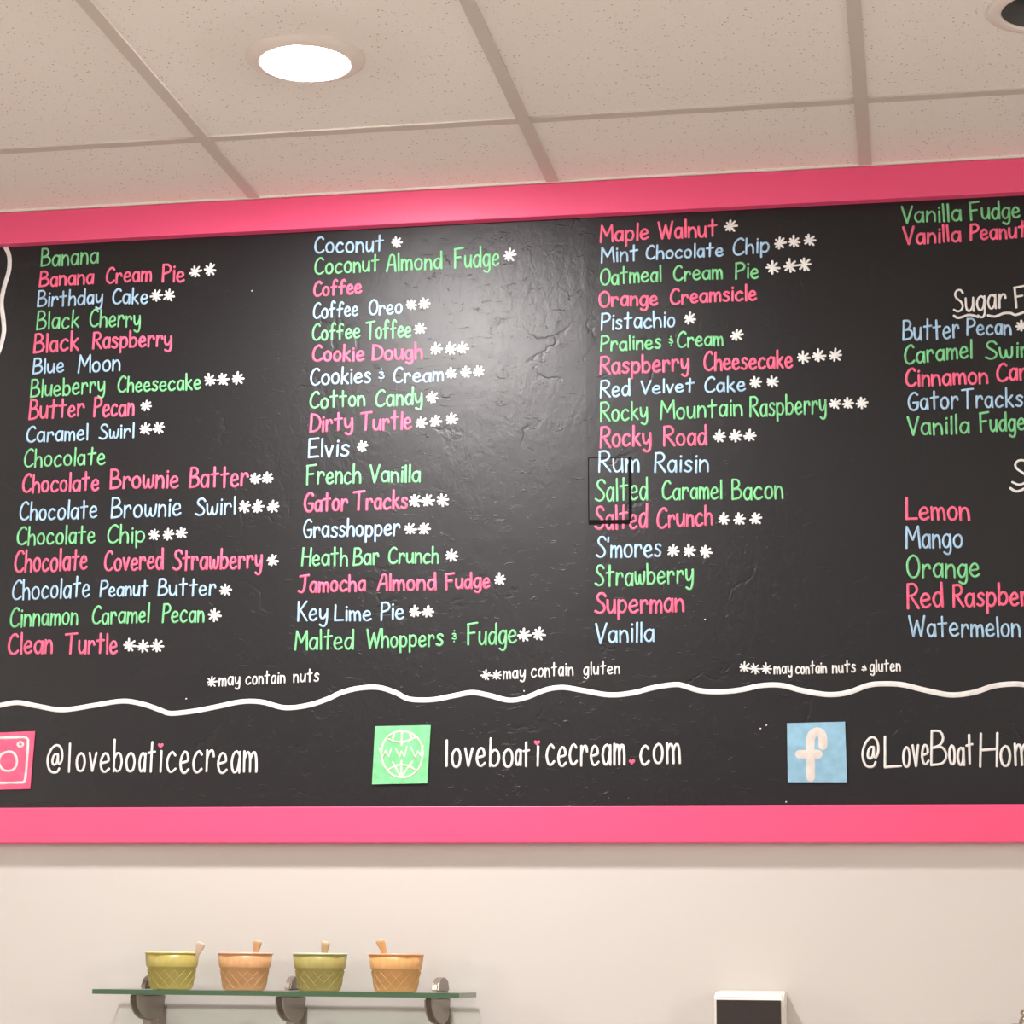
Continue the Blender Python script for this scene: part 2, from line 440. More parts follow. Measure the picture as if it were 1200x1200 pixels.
def asterisk(bm, x, z, s, r):
    a0 = random.uniform(-8, 8)
    for a in (90, 45, 0, -45):
        a = math.radians(a + a0 + random.uniform(-7, 7))
        u = s * random.uniform(.95, 1.15); d = s * random.uniform(.7, .95)
        brush(bm, [(x + u * math.cos(a), z + u * math.sin(a)), (x - d * math.cos(a), z - d * math.sin(a))], r, h=0.0011)
CN = {'g': 'green', 'p': 'pink', 'b': 'pale blue', 'w': 'white'}
RAD = {'g': .0021, 'p': .0024, 'b': .00205, 'w': .0021}
# column, colour, [(word, start x, start z, end x, end z, cap height)], [asterisk centres], asterisk arm
LINES = [
 (1, 'g', [('Banana', -1.7492, 2.9026, -1.6233, 2.9031, 0.0407)], [], 0.0132),
 (1, 'p', [('Banana', -1.751, 2.8591, -1.6316, 2.8597, 0.0358), ('Cream', -1.6072, 2.8596, -1.5075, 2.859, 0.0372), ('Pie', -1.4868, 2.857, -1.4375, 2.8547, 0.0401)], [(-1.4169, 2.8751), (-1.3858, 2.8782)], 0.0132),
 (1, 'b', [('Birthday', -1.7523, 2.8158, -1.6102, 2.8161, 0.0352), ('Cake', -1.591, 2.8142, -1.5136, 2.8122, 0.0355)], [(-1.4979, 2.8284), (-1.4707, 2.8281)], 0.0132),
 (1, 'g', [('Black', -1.7517, 2.767, -1.6581, 2.7686, 0.0397), ('Cherry', -1.6374, 2.7677, -1.5269, 2.7649, 0.0395)], [], 0.0132),
 (1, 'p', [('Black', -1.7553, 2.719, -1.6562, 2.7205, 0.0421), ('Raspberry', -1.6289, 2.7224, -1.4585, 2.7204, 0.0383)], [], 0.0132),
 (1, 'b', [('Blue', -1.7549, 2.6741, -1.686, 2.6765, 0.0342), ('Moon', -1.6574, 2.6728, -1.5658, 2.6728, 0.0382)], [], 0.0132),
 (1, 'g', [('Blueberry', -1.7569, 2.6249, -1.596, 2.629, 0.0397), ('Cheesecake', -1.5709, 2.6281, -1.394, 2.6284, 0.0348)], [(-1.3775, 2.6468), (-1.3503, 2.6467), (-1.3202, 2.6476)], 0.0132),
 (1, 'p', [('Butter', -1.7579, 2.579, -1.6373, 2.5812, 0.042), ('Pecan', -1.6197, 2.5781, -1.5324, 2.579, 0.0428)], [(-1.5093, 2.5987)], 0.0116),
 (1, 'b', [('Caramel', -1.7604, 2.5312, -1.6272, 2.5328, 0.0353), ('Swirl', -1.6057, 2.532, -1.5303, 2.5335, 0.0331)], [(-1.5092, 2.5507), (-1.4809, 2.5517)], 0.0132),
 (1, 'g', [('Chocolate', -1.7632, 2.4792, -1.5878, 2.4802, 0.0387)], [], 0.0129),
 (1, 'p', [('Chocolate', -1.7638, 2.4268, -1.599, 2.428, 0.04), ('Brownie', -1.5777, 2.4288, -1.4323, 2.428, 0.0422), ('Batter', -1.4122, 2.4264, -1.2885, 2.4266, 0.0443)], [(-1.2761, 2.4409), (-1.2514, 2.4421)], 0.0119),
 (1, 'b', [('Chocolate', -1.7657, 2.3698, -1.5998, 2.3712, 0.0398), ('Brownie', -1.5724, 2.3695, -1.425, 2.3714, 0.0419), ('Swirl', -1.3979, 2.3706, -1.3129, 2.3708, 0.0377)], [(-1.297, 2.3854), (-1.2693, 2.3846), (-1.2386, 2.3838)], 0.0129),
 (1, 'g', [('Chocolate', -1.769, 2.3194, -1.6013, 2.3197, 0.0391), ('Chip', -1.5785, 2.3181, -1.4979, 2.3186, 0.0383)], [(-1.48, 2.3337), (-1.4519, 2.3335), (-1.4245, 2.3352)], 0.0119),
 (1, 'p', [('Chocolate', -1.771, 2.2639, -1.6154, 2.2662, 0.0458), ('Covered', -1.5819, 2.2635, -1.457, 2.2641, 0.043), ('Strawberry', -1.4404, 2.2603, -1.2548, 2.2619, 0.0437)], [(-1.2361, 2.2759)], 0.0124),
 (1, 'b', [('Chocolate', -1.7729, 2.2091, -1.6081, 2.2116, 0.0426), ('Peanut', -1.5885, 2.2121, -1.4862, 2.212, 0.034), ('Butter', -1.4681, 2.2097, -1.3475, 2.2091, 0.0358)], [(-1.3296, 2.2193)], 0.0129),
 (1, 'g', [('Cinnamon', -1.7738, 2.1541, -1.63, 2.1563, 0.0424), ('Caramel', -1.6023, 2.1558, -1.4823, 2.1584, 0.0392), ('Pecan', -1.4569, 2.156, -1.3692, 2.1563, 0.0395)], [(-1.3495, 2.1703)], 0.0135),
 (1, 'p', [('Clean', -1.7748, 2.0998, -1.6795, 2.0992, 0.0446), ('Turtle', -1.6558, 2.0994, -1.5444, 2.0971, 0.043)], [(-1.5222, 2.1135), (-1.4937, 2.1111), (-1.4654, 2.1111)], 0.0135),
 (2, 'b', [('Coconut', -1.1682, 2.9015, -1.0236, 2.8993, 0.0369)], [(-0.999, 2.9163)], 0.012),
 (2, 'g', [('Coconut', -1.167, 2.8563, -1.0325, 2.8586, 0.0376), ('Almond', -1.0194, 2.8567, -0.9034, 2.8565, 0.0382), ('Fudge', -0.8816, 2.8563, -0.7881, 2.8579, 0.0434)], [(-0.7695, 2.8784)], 0.0137),
 (2, 'p', [('Coffee', -1.1682, 2.8119, -1.0666, 2.8134, 0.0333)], [], 0.0104),
 (2, 'b', [('Coffee', -1.1677, 2.7655, -1.0732, 2.7667, 0.034), ('Oreo', -1.0533, 2.7675, -0.9831, 2.7676, 0.0342)], [(-0.9664, 2.785), (-0.9402, 2.7862)], 0.0112),
 (2, 'g', [('Coffee', -1.1681, 2.7198, -1.0677, 2.7209, 0.0355), ('Toffee', -1.0578, 2.7176, -0.964, 2.7185, 0.0386)], [(-0.9481, 2.735)], 0.0124),
 (2, 'p', [('Cookie', -1.1668, 2.6758, -1.0581, 2.6747, 0.0349), ('Dough', -1.0447, 2.6741, -0.9398, 2.6727, 0.0348)], [(-0.9152, 2.692), (-0.886, 2.6916), (-0.8624, 2.6915)], 0.0124),
 (2, 'b', [('Cookies', -1.1691, 2.6276, -1.0441, 2.6289, 0.0368), ('&', -1.03, 2.6328, -1.0187, 2.6324, 0.0252), ('Cream', -1.0004, 2.6264, -0.8974, 2.6257, 0.0325)], [(-0.8832, 2.6409), (-0.8545, 2.6422), (-0.8287, 2.6432)], 0.0116),
 (2, 'g', [('Cotton', -1.1694, 2.58, -1.0547, 2.5819, 0.0359), ('Candy', -1.0361, 2.5792, -0.9386, 2.5809, 0.0377)], [(-0.9208, 2.5943)], 0.0124),
 (2, 'p', [('Dirty', -1.1681, 2.5321, -1.0778, 2.5342, 0.0389), ('Turtle', -1.0648, 2.5318, -0.9592, 2.531, 0.0384)], [(-0.9427, 2.5436), (-0.9136, 2.5454), (-0.8818, 2.5483)], 0.012),
 (2, 'b', [('Elvis', -1.1692, 2.4808, -1.0847, 2.4813, 0.0392)], [(-1.0603, 2.4998)], 0.0111),
 (2, 'g', [('French', -1.1727, 2.4258, -1.0595, 2.4257, 0.0409), ('Vanilla', -1.0434, 2.4261, -0.94, 2.4253, 0.0365)], [], 0.0116),
 (2, 'p', [('Gator', -1.1753, 2.372, -1.0847, 2.3709, 0.0398), ('Tracks', -1.0756, 2.3724, -0.9648, 2.3721, 0.0382)], [(-0.952, 2.3876), (-0.9266, 2.3868), (-0.8968, 2.3869)], 0.013),
 (2, 'b', [('Grasshopper', -1.1743, 2.3197, -0.9788, 2.3193, 0.0382)], [(-0.9604, 2.3314), (-0.9324, 2.3315)], 0.0121),
 (2, 'g', [('Heath', -1.1768, 2.2646, -1.082, 2.262, 0.0384), ('Bar', -1.0729, 2.2622, -1.0193, 2.2628, 0.0369), ('Crunch', -1.0025, 2.2633, -0.9011, 2.2636, 0.0355)], [(-0.8775, 2.2773)], 0.0125),
 (2, 'p', [('Jamocha', -1.1821, 2.2107, -1.0453, 2.2114, 0.0356), ('Almond', -1.024, 2.211, -0.9047, 2.2111, 0.0353), ('Fudge', -0.8895, 2.2113, -0.7994, 2.2133, 0.0342)], [(-0.7823, 2.2285)], 0.0121),
 (2, 'b', [('Key', -1.1814, 2.1547, -1.1194, 2.1558, 0.039), ('Lime', -1.1075, 2.1542, -1.0318, 2.1528, 0.0335), ('Pie', -1.0151, 2.1538, -0.9674, 2.1538, 0.0374)], [(-0.9484, 2.169), (-0.9228, 2.1685)], 0.0116),
 (2, 'g', [('Malted', -1.1856, 2.0986, -1.0662, 2.0989, 0.0401), ('Whoppers', -1.0428, 2.0999, -0.8896, 2.1018, 0.0376), ('&', -0.8741, 2.1112, -0.8648, 2.111, 0.022), ('Fudge', -0.8451, 2.1023, -0.7462, 2.1051, 0.044)], [(-0.734, 2.1197), (-0.7059, 2.1214)], 0.013),
 (3, 'p', [('Maple', -0.5891, 2.8949, -0.4909, 2.8976, 0.0374), ('Walnut', -0.4743, 2.8967, -0.3571, 2.8963, 0.0372)], [(-0.3332, 2.9159)], 0.0128),
 (3, 'b', [('Mint', -0.587, 2.8525, -0.5125, 2.8544, 0.0337), ('Chocolate', -0.4988, 2.8553, -0.3459, 2.8558, 0.03), ('Chip', -0.3295, 2.8555, -0.257, 2.8595, 0.0353)], [(-0.2385, 2.8762), (-0.2108, 2.8773), (-0.1812, 2.8793)], 0.0123),
 (3, 'g', [('Oatmeal', -0.5889, 2.8068, -0.4668, 2.8102, 0.0361), ('Cream', -0.445, 2.8092, -0.3478, 2.8086, 0.0343), ('Pie', -0.3248, 2.8075, -0.2778, 2.8078, 0.0352)], [(-0.2526, 2.8276), (-0.2187, 2.8295), (-0.1915, 2.8311)], 0.0138),
 (3, 'p', [('Orange', -0.5913, 2.7634, -0.4733, 2.7616, 0.0339), ('Creamsicle', -0.4515, 2.7621, -0.2822, 2.764, 0.0337)], [], 0.0123),
 (3, 'b', [('Pistachio', -0.5869, 2.7164, -0.4406, 2.7176, 0.0353)], [(-0.414, 2.7329)], 0.0123),
 (3, 'g', [('Pralines', -0.5878, 2.6737, -0.4674, 2.6748, 0.0326), ('&', -0.4543, 2.6822, -0.4456, 2.6818, 0.0185), ('Cream', -0.4389, 2.6751, -0.3477, 2.6763, 0.0334)], [(-0.3231, 2.6951)], 0.0123),
 (3, 'p', [('Raspberry', -0.5887, 2.6273, -0.4137, 2.6279, 0.039), ('Cheesecake', -0.3874, 2.6268, -0.2153, 2.6264, 0.0396)], [(-0.1971, 2.6458), (-0.1678, 2.6476), (-0.1368, 2.6478)], 0.0133),
 (3, 'b', [('Red', -0.5886, 2.581, -0.5281, 2.5837, 0.0353), ('Velvet', -0.5102, 2.585, -0.4044, 2.586, 0.0283), ('Cake', -0.3863, 2.5828, -0.3058, 2.5842, 0.0316)], [(-0.2886, 2.5993), (-0.2568, 2.6)], 0.0118),
 (3, 'g', [('Rocky', -0.5876, 2.5334, -0.4935, 2.535, 0.0391), ('Mountain', -0.4719, 2.5328, -0.3121, 2.5355, 0.0394), ('Raspberry', -0.3003, 2.5326, -0.1535, 2.5347, 0.0431)], [(-0.1391, 2.5526), (-0.1144, 2.5522), (-0.0888, 2.5522)], 0.0113),
 (3, 'p', [('Rocky', -0.5885, 2.4816, -0.4874, 2.4822, 0.0429), ('Road', -0.4658, 2.4815, -0.3805, 2.4806, 0.0402)], [(-0.359, 2.496), (-0.3282, 2.4959), (-0.3007, 2.4955)], 0.0121),
 (3, 'b', [('Rum', -0.5913, 2.4321, -0.5106, 2.4316, 0.0437), ('Raisin', -0.4833, 2.4302, -0.3781, 2.427, 0.0405)], [], 0.0121),
 (3, 'g', [('Salted', -0.5985, 2.3766, -0.4944, 2.3761, 0.0464), ('Caramel', -0.4687, 2.3754, -0.353, 2.374, 0.0388), ('Bacon', -0.3361, 2.3716, -0.2376, 2.3707, 0.0425)], [], 0.0121),
 (3, 'p', [('Salted', -0.5984, 2.3207, -0.4951, 2.3214, 0.0471), ('Crunch', -0.4799, 2.321, -0.371, 2.3235, 0.0411)], [(-0.352, 2.3354), (-0.3224, 2.3342), (-0.291, 2.3343)], 0.0116),
 (3, 'b', [("S'mores", -0.5959, 2.2665, -0.4692, 2.2654, 0.042)], [(-0.4483, 2.2769), (-0.418, 2.2752), (-0.3869, 2.273)], 0.0121),
 (3, 'g', [('Strawberry', -0.5982, 2.2108, -0.4086, 2.2129, 0.0423)], [], 0.0121),
 (3, 'p', [('Superman', -0.5986, 2.1586, -0.4263, 2.1587, 0.0431)], [], 0.0121),
 (3, 'b', [('Vanilla', -0.598, 2.1015, -0.483, 2.1038, 0.0404)], [], 0.0121),
 (4, 'g', [('Vanilla', -0.006, 2.9041, 0.1087, 2.9036, 0.0369), ('Fudge', 0.1223, 2.9038, 0.218, 2.9043, 0.0388)], [], 0.0101),
 (4, 'p', [('Vanilla', -0.0039, 2.8603, 0.1066, 2.8624, 0.0363), ('Peanut', 0.1214, 2.8625, 0.2284, 2.8647, 0.0348)], [], 0.0101),
 (4, 'w', [('Sugar', 0.0861, 2.7218, 0.1861, 2.7266, 0.0471), ('Free', 0.1999, 2.7272, 0.2802, 2.7307, 0.0418)], [], 0.0101),
 (4, 'b', [('Butter', -0.0095, 2.671, 0.0976, 2.6719, 0.042), ('Pecan', 0.1096, 2.6768, 0.1937, 2.6741, 0.0343)], [(0.2115, 2.6908)], 0.0105),
 (4, 'g', [('Caramel', -0.0075, 2.6249, 0.12, 2.6314, 0.0389), ('Swirl', 0.1423, 2.6284, 0.2335, 2.6297, 0.0361)], [], 0.0101),
 (4, 'p', [('Cinnamon', -0.0067, 2.5803, 0.1478, 2.5814, 0.0375), ('Caramel', 0.1616, 2.5833, 0.2902, 2.5895, 0.038)], [], 0.0101),
 (4, 'b', [('Gator', -0.0032, 2.5333, 0.0915, 2.5352, 0.0385), ('Tracks', 0.0966, 2.535, 0.2098, 2.5338, 0.0384)], [], 0.0101),
 (4, 'g', [('Vanilla', -0.0052, 2.485, 0.1104, 2.4872, 0.0384), ('Fudge', 0.1272, 2.4875, 0.2128, 2.4886, 0.0394)], [], 0.0101),
 (4, 'w', [('S', 0.1823, 2.3837, 0.2122, 2.3828, 0.0493)], [], 0.0082),
 (4, 'p', [('Lemon', -0.0125, 2.3244, 0.106, 2.3212, 0.0433)], [], 0.0082),
 (4, 'b', [('Mango', -0.0139, 2.2698, 0.0915, 2.2702, 0.0428)], [], 0.0082),
 (4, 'g', [('Orange', -0.0137, 2.2151, 0.1209, 2.2138, 0.0436)], [], 0.0082),
 (4, 'p', [('Red', -0.0146, 2.1574, 0.0533, 2.1581, 0.0477), ('Raspberry', 0.0687, 2.1584, 0.2459, 2.1599, 0.0432)], [], 0.0082),
 (4, 'b', [('Watermelon', -0.0124, 2.1046, 0.1898, 2.1008, 0.0404)], [], 0.0082),
 ('note', 'w', [('may', -1.3358, 2.031, -1.2916, 2.0321, 0.0287), ('contain', -1.2818, 2.032, -1.2013, 2.0348, 0.0268), ('nuts', -1.186, 2.0351, -1.1338, 2.0372, 0.0267)], [(-1.3505, 2.039)], 0.0113),
 ('note', 'w', [('may', -0.7735, 2.0372, -0.7296, 2.0382, 0.0263), ('contain', -0.7197, 2.0386, -0.6374, 2.0418, 0.028), ('gluten', -0.6195, 2.0421, -0.5492, 2.0443, 0.0252)], [(-0.8066, 2.0442), (-0.7862, 2.0439)], 0.0101),
 ('note', 'w', [('may', -0.2615, 2.0392, -0.2262, 2.0397, 0.0239), ('contain', -0.2215, 2.0386, -0.1629, 2.0394, 0.023), ('nuts', -0.1541, 2.0387, -0.1098, 2.0402, 0.0247), ('&', -0.1004, 2.0422, -0.0916, 2.042, 0.0123), ('gluten', -0.0854, 2.0404, -0.028, 2.0411, 0.0238)], [(-0.3156, 2.0517), (-0.2966, 2.0493), (-0.2755, 2.0489)], 0.0106),
 ('social', 'w', [('@', -1.6818, 1.8651, -1.6478, 1.8649, 0.0568), ('l', -1.6384, 1.8654, -1.6349, 1.8654, 0.0589), ('ovebo', -1.6209, 1.8664, -1.4975, 1.8645, 0.0622), ('at', -1.4928, 1.8639, -1.4575, 1.8637, 0.0613), ('ı', -1.4489, 1.8642, -1.4455, 1.8642, 0.0695), ('cecream', -1.4362, 1.8636, -1.2515, 1.8624, 0.07)], [], 0.0149),
 ('social', 'w', [('l', -0.8846, 1.8703, -0.8791, 1.8703, 0.0512), ('ovebo', -0.8719, 1.8703, -0.7511, 1.8705, 0.0571), ('at', -0.75, 1.8716, -0.7195, 1.8714, 0.0493), ('ı', -0.7076, 1.8724, -0.7049, 1.8723, 0.0653), ('cecream', -0.6903, 1.8717, -0.5386, 1.8712, 0.0647), ('com', -0.5129, 1.8721, -0.4348, 1.8726, 0.0637)], [], 0.014),
 ('social', 'w', [('@', -0.1049, 1.862, -0.0725, 1.8639, 0.0567), ('L', -0.0637, 1.8649, -0.0325, 1.8657, 0.0598), ('ove', -0.0304, 1.8657, 0.0196, 1.8674, 0.0639), ('B', 0.0196, 1.8659, 0.0501, 1.8657, 0.0642), ('oat', 0.0527, 1.8672, 0.0984, 1.8689, 0.0579), ('H', 0.1068, 1.8648, 0.1412, 1.8656, 0.0619), ('ome', 0.1436, 1.864, 0.224, 1.866, 0.0654)], [], 0.0133),
]
for colm, c, words_, asts, arm in LINES:
    bm = bmesh.new()
    r = RAD[c] if colm not in ('note', 'social') else (.0015 if colm == 'note' else .0023)
    for wd in words_: write_word(bm, *wd, r, {'note': .19, 'social': .20}.get(colm, .155))
    o = put('lettering', bm, M[c], board, True); o['label'] = CN[c] + ' brush lettering'
    if asts:
        for x, z in asts:
            bm = bmesh.new(); asterisk(bm, x, z, arm * .9, .0022 if colm != 'note' else .0016)
            put('asterisk', bm, M['w'], o, True)['label'] = 'white painted asterisk'
def stroke_part(name, lines, r, m, parent, y=FACE, h=0.0012, label=None, closed=False):
    bm = bmesh.new()
    for p in lines: brush(bm, catmull(p, 0.006), r, h, y, 0.03)
    o = put(name, bm, m, parent, True)
    if label: o['label'] = label
    return o
stroke_part('wavy_border', [[(-1.837, 1.9851), (-1.8106, 1.9932), (-1.7841, 1.9986), (-1.7487, 2.0038), (-1.7127, 1.9977), (-1.6649, 1.9888), (-1.6355, 1.9895), (-1.5888, 1.9963), (-1.5306, 2.004), (-1.4895, 1.9979), (-1.4542, 1.9864), (-1.4307, 1.9789), (-1.3846, 1.9828), (-1.3389, 1.9906), (-1.2876, 2.0), (-1.2475, 1.9989), (-1.2016, 1.9874), (-1.1563, 1.9912), (-1.1171, 2.0029), (-1.0892, 2.0151), (-1.0556, 2.023), (-1.0163, 2.0241), (-0.9825, 2.0138), (-0.9544, 2.0009), (-0.9099, 1.9993), (-0.8657, 2.0069), (-0.8326, 2.0119), (-0.7995, 2.0061), (-0.761, 1.9964), (-0.7282, 2.0014), (-0.6901, 2.0155), (-0.6574, 2.0194), (-0.6194, 2.013), (-0.5707, 2.0043), (-0.5277, 2.007), (-0.4847, 2.0171), (-0.4472, 2.022), (-0.4312, 2.0202), (-0.3993, 2.0101), (-0.3622, 2.0075), (-0.3251, 2.0102), (-0.2828, 2.0182), (-0.246, 2.0177), (-0.2095, 2.0077), (-0.1626, 1.9997), (-0.1262, 2.0029), (-0.0896, 2.0156), (-0.0637, 2.0184), (-0.0276, 2.0164), (0.0133, 2.0059), (0.0591, 1.9964), (0.1, 2.0001), (0.1359, 2.0111), (0.1665, 2.0148), (0.1917, 2.0135), (0.2218, 2.0063), (0.2567, 1.9981)]], .0047, M['w'], board, h=.0007, label='white wavy painted line')
stroke_part('wavy_border', [[(-1.8283, 2.9492), (-1.8187, 2.9294), (-1.8174, 2.8981), (-1.8259, 2.8621), (-1.8297, 2.8286), (-1.8234, 2.7922), (-1.8208, 2.7663), (-1.8255, 2.7383), (-1.8325, 2.7155), (-1.8375, 2.685)]], .0046, M['w'], board, h=.0007, label='white wavy painted line')
for p in [[(0.0879, 2.7163), (0.0941, 2.7118), (0.1028, 2.7131), (0.1128, 2.7165), (0.1227, 2.7156), (0.1324, 2.7118)], [(0.151, 2.7143), (0.1639, 2.7113), (0.1799, 2.7172), (0.1936, 2.7166), (0.2013, 2.7125), (0.2172, 2.7177), (0.233, 2.7224), (0.2485, 2.7175)], [(0.1805, 2.3797), (0.1899, 2.3734), (0.1997, 2.3751), (0.2095, 2.3796), (0.219, 2.3769)]]: stroke_part('underline', [p], .0024, M['w'], board, label='white wavy underline')
def heart(bm, x, z, s):
    pts = []
    for k in range(24):
        a = 2 * pi * k / 24
        pts.append((x + s * 16 * math.sin(a) ** 3 / 17, z + s * (13 * math.cos(a) - 5 * math.cos(2 * a) - 2 * math.cos(3 * a) - math.cos(4 * a)) / 17))
    c0 = bm.verts.new((x, FACE - 0.0016, z)); ring = [bm.verts.new((px, FACE - 0.0002, pz)) for px, pz in pts]
    for k in range(24): bm.faces.new([c0, ring[k], ring[(k + 1) % 24]])
for x, z in [(-1.4483, 1.9165), (-0.7068, 1.9156), (-0.5268, 1.8785)]:
    bm = bmesh.new(); heart(bm, x, z, .0062); put('heart', bm, M['p'], board, True)['label'] = 'small pink painted heart'
def square(pts, m, label):
    bm = bmesh.new()
    A = [bm.verts.new((x, FACE - 0.003, z)) for x, z in pts]; B = [bm.verts.new((x, FACE + 0.0005, z)) for x, z in pts]
    bm.faces.new(A); bm.faces.new(B[::-1])
    for k in range(4): bm.faces.new([A[k], A[(k + 1) % 4], B[(k + 1) % 4], B[k]])
    o = put('icon_square', bm, m, board); o['label'] = label
    return o
SQ = [[(-1.8464, 1.9429), (-1.7075, 1.9466), (-1.7113, 1.8337), (-1.8466, 1.831)], [(-1.0203, 1.9493), (-0.9118, 1.9504), (-0.9166, 1.8405), (-1.024, 1.8389)], [(-0.2382, 1.9473), (-0.132, 1.9489), (-0.1306, 1.8383), (-0.2383, 1.8389)]]
SY = FACE - 0.003
s1 = square(SQ[0], M['sq_p'], 'pink square with white camera outline')
s2 = square(SQ[1], M['sq_g'], 'green square with white globe')
s3 = square(SQ[2], M['sq_b'], 'pale blue square with white letter f')
stroke_part('icon_lines', [[(-1.8344, 1.9327), (-1.7803, 1.9336), (-1.7321, 1.9345), (-1.7223, 1.9308), (-1.7202, 1.9208), (-1.7214, 1.8628), (-1.7238, 1.8484), (-1.7329, 1.8458), (-1.7751, 1.8451), (-1.8309, 1.8436), (-1.8409, 1.8491), (-1.8417, 1.9254), (-1.8344, 1.9327)], [(-1.7594, 1.9066), (-1.7476, 1.9028), (-1.741, 1.8883), (-1.745, 1.8738), (-1.7572, 1.8685), (-1.7709, 1.8722), (-1.7794, 1.8868), (-1.7745, 1.9012), (-1.7594, 1.9066)], [(-1.7364, 1.9254), (-1.7304, 1.9208), (-1.7358, 1.9151), (-1.7419, 1.9206), (-1.7364, 1.9254)]], .0026, M['icon_w'], s1, SY, .0008)
stroke_part('icon_lines', [[(-0.9677, 1.9393), (-0.9481, 1.9344), (-0.9324, 1.92), (-0.9261, 1.8954), (-0.9334, 1.8691), (-0.9505, 1.8541), (-0.9679, 1.8514), (-0.9874, 1.8581), (-1.0024, 1.8771), (-1.0068, 1.8998), (-1.0014, 1.9206), (-0.9871, 1.9347), (-0.9677, 1.9393)], [(-0.9927, 1.9243), (-0.9809, 1.9195), (-0.9673, 1.9184), (-0.9537, 1.9212), (-0.9422, 1.9267)], [(-0.9677, 1.9383), (-0.9676, 1.9127)], [(-0.9915, 1.8666), (-0.98, 1.8731), (-0.9674, 1.8753), (-0.9528, 1.8729), (-0.942, 1.8663)], [(-0.9675, 1.8825), (-0.9673, 1.8523)], [(-0.985, 1.8807), (-0.9679, 1.8523)], [(-0.9462, 1.8814), (-0.9673, 1.8523)], [(-0.9832, 1.9347), (-0.9858, 1.9205)], [(-0.952, 1.9344), (-0.948, 1.9239)]], .0021, M['icon_g'], s2, SY, .0006)
bm = bmesh.new()
for q in [[(-1.0108, 1.9065), (-1.0046, 1.8894), (-0.9985, 1.9026), (-0.992, 1.8893), (-0.9875, 1.9072)], [(-0.9787, 1.9062), (-0.9716, 1.8897), (-0.9679, 1.9014), (-0.9619, 1.8896), (-0.9574, 1.9098)], [(-0.95, 1.9088), (-0.9405, 1.8889), (-0.9359, 1.9011), (-0.9299, 1.8917), (-0.9254, 1.9114)]]:
    for u, v_ in zip(q, q[1:]): brush(bm, [u, v_], .0016, .0009, SY, .03)
put('icon_lettering', bm, M['icon_g'], s2, True)
stroke_part('icon_letter', [[(-0.1966, 1.8475), (-0.1962, 1.8725), (-0.1965, 1.9008), (-0.1953, 1.9196), (-0.1881, 1.9298), (-0.1795, 1.9305), (-0.1735, 1.9225), (-0.173, 1.9053)], [(-0.2161, 1.8899), (-0.1819, 1.8897)]], .0079, M['icon_f'], s3, SY, .0003)
# painted-over cover plate of a wall box, with dark gaps round it
def slab(bm, pts, ya, yb):
    A = [bm.verts.new((x, yb, z)) for x, z in pts]; B = [bm.verts.new((x, ya, z)) for x, z in pts]
    bm.faces.new(A); bm.faces.new(B[::-1])
    for k in range(4): bm.faces.new([A[k], A[(k + 1) % 4], B[(k + 1) % 4], B[k]])
bm = bmesh.new(); slab(bm, [(-0.6105, 2.4634), (-0.5299, 2.4619), (-0.5292, 2.3346), (-0.6093, 2.3358)], FACE + .0005, FACE - .0003)
pl = put('cover_plate', bm, M['board'], board)
for k, q in enumerate([[(-0.6112, 2.4629), (-0.6094, 2.4628), (-0.6084, 2.3394), (-0.6102, 2.3394)], [(-0.5329, 2.4622), (-0.527, 2.462), (-0.5269, 2.3363), (-0.5318, 2.3364)], [(-0.6097, 2.3407), (-0.5295, 2.3391), (-0.5295, 2.3313), (-0.6097, 2.3327)], [(-0.61, 2.4632), (-0.5329, 2.462), (-0.5329, 2.4607), (-0.61, 2.4619)]]):
    bm = bmesh.new(); slab(bm, q, FACE + .0005, FACE - (.0012 if k in (1, 2) else .0006)); put('seam', bm, M['seam'], pl)
bm = bmesh.new()
for x, z in [(-1.2957, 2.8294), (-0.2876, 1.9378), (-0.2765, 1.944), (-0.2425, 1.8025), (-0.3887, 2.1442), (-1.4006, 2.0069), (-0.7327, 2.0133)]:
    brush(bm, [(x, z), (x + .0006, z + .0004)], .0013, .0006)
put('paint_specks', bm, M['w'], board, True)['label'] = 'tiny white paint specks'

# ---------------------------------------------------------------- recessed ceiling lamps
def lamp_trim(c, parent, drop=0.010):
    bm = bmesh.new()
    lathe(bm, [(.0735, .010), (.0735, -drop + .001), (.076, -drop), (.081, -drop), (.095, -.0045), (.102, -.001), (.102, .0035), (.079, .0035), (.079, .010)], 72, closed=True)
    return put('trim_ring', bm, M['trim'], parent, True)
lit = thing('recessed_light', 'lit round white recessed light in the ceiling above the board', 'ceiling light', (LAMPS[0][0], LAMPS[0][1], CEIL))
lamp_trim(None, lit)
bm = bmesh.new(); lathe(bm, [(.0735, -.008), (.068, -.0108), (.055, -.0128), (.035, -.0142), (.015, -.0149), (0, -.0150)], 64); put('lens', bm, M['lens'], lit, True)
bm = bmesh.new(); lathe(bm, [(.0775, .012), (.0775, .10), (0, .10)], 48); put('housing', bm, M['can'], lit, True)
off = thing('recessed_light', 'unlit recessed light with a dark opening at the upper right corner', 'ceiling light', (LAMPS[1][0], LAMPS[1][1], CEIL))
bm = bmesh.new(); lathe(bm, [(.072, .010), (.072, -.003), (.075, -.004), (.088, -.003), (.0945, -.001), (.0945, .0035), (.079, .0035), (.079, .010)], 72, closed=True); put('trim_ring', bm, M['trim'], off, True)
bm = bmesh.new(); lathe(bm, [(.0715, .0), (.066, .05), (.055, .085), (0, .09)], 48); put('reflector', bm, M['can'], off, True)

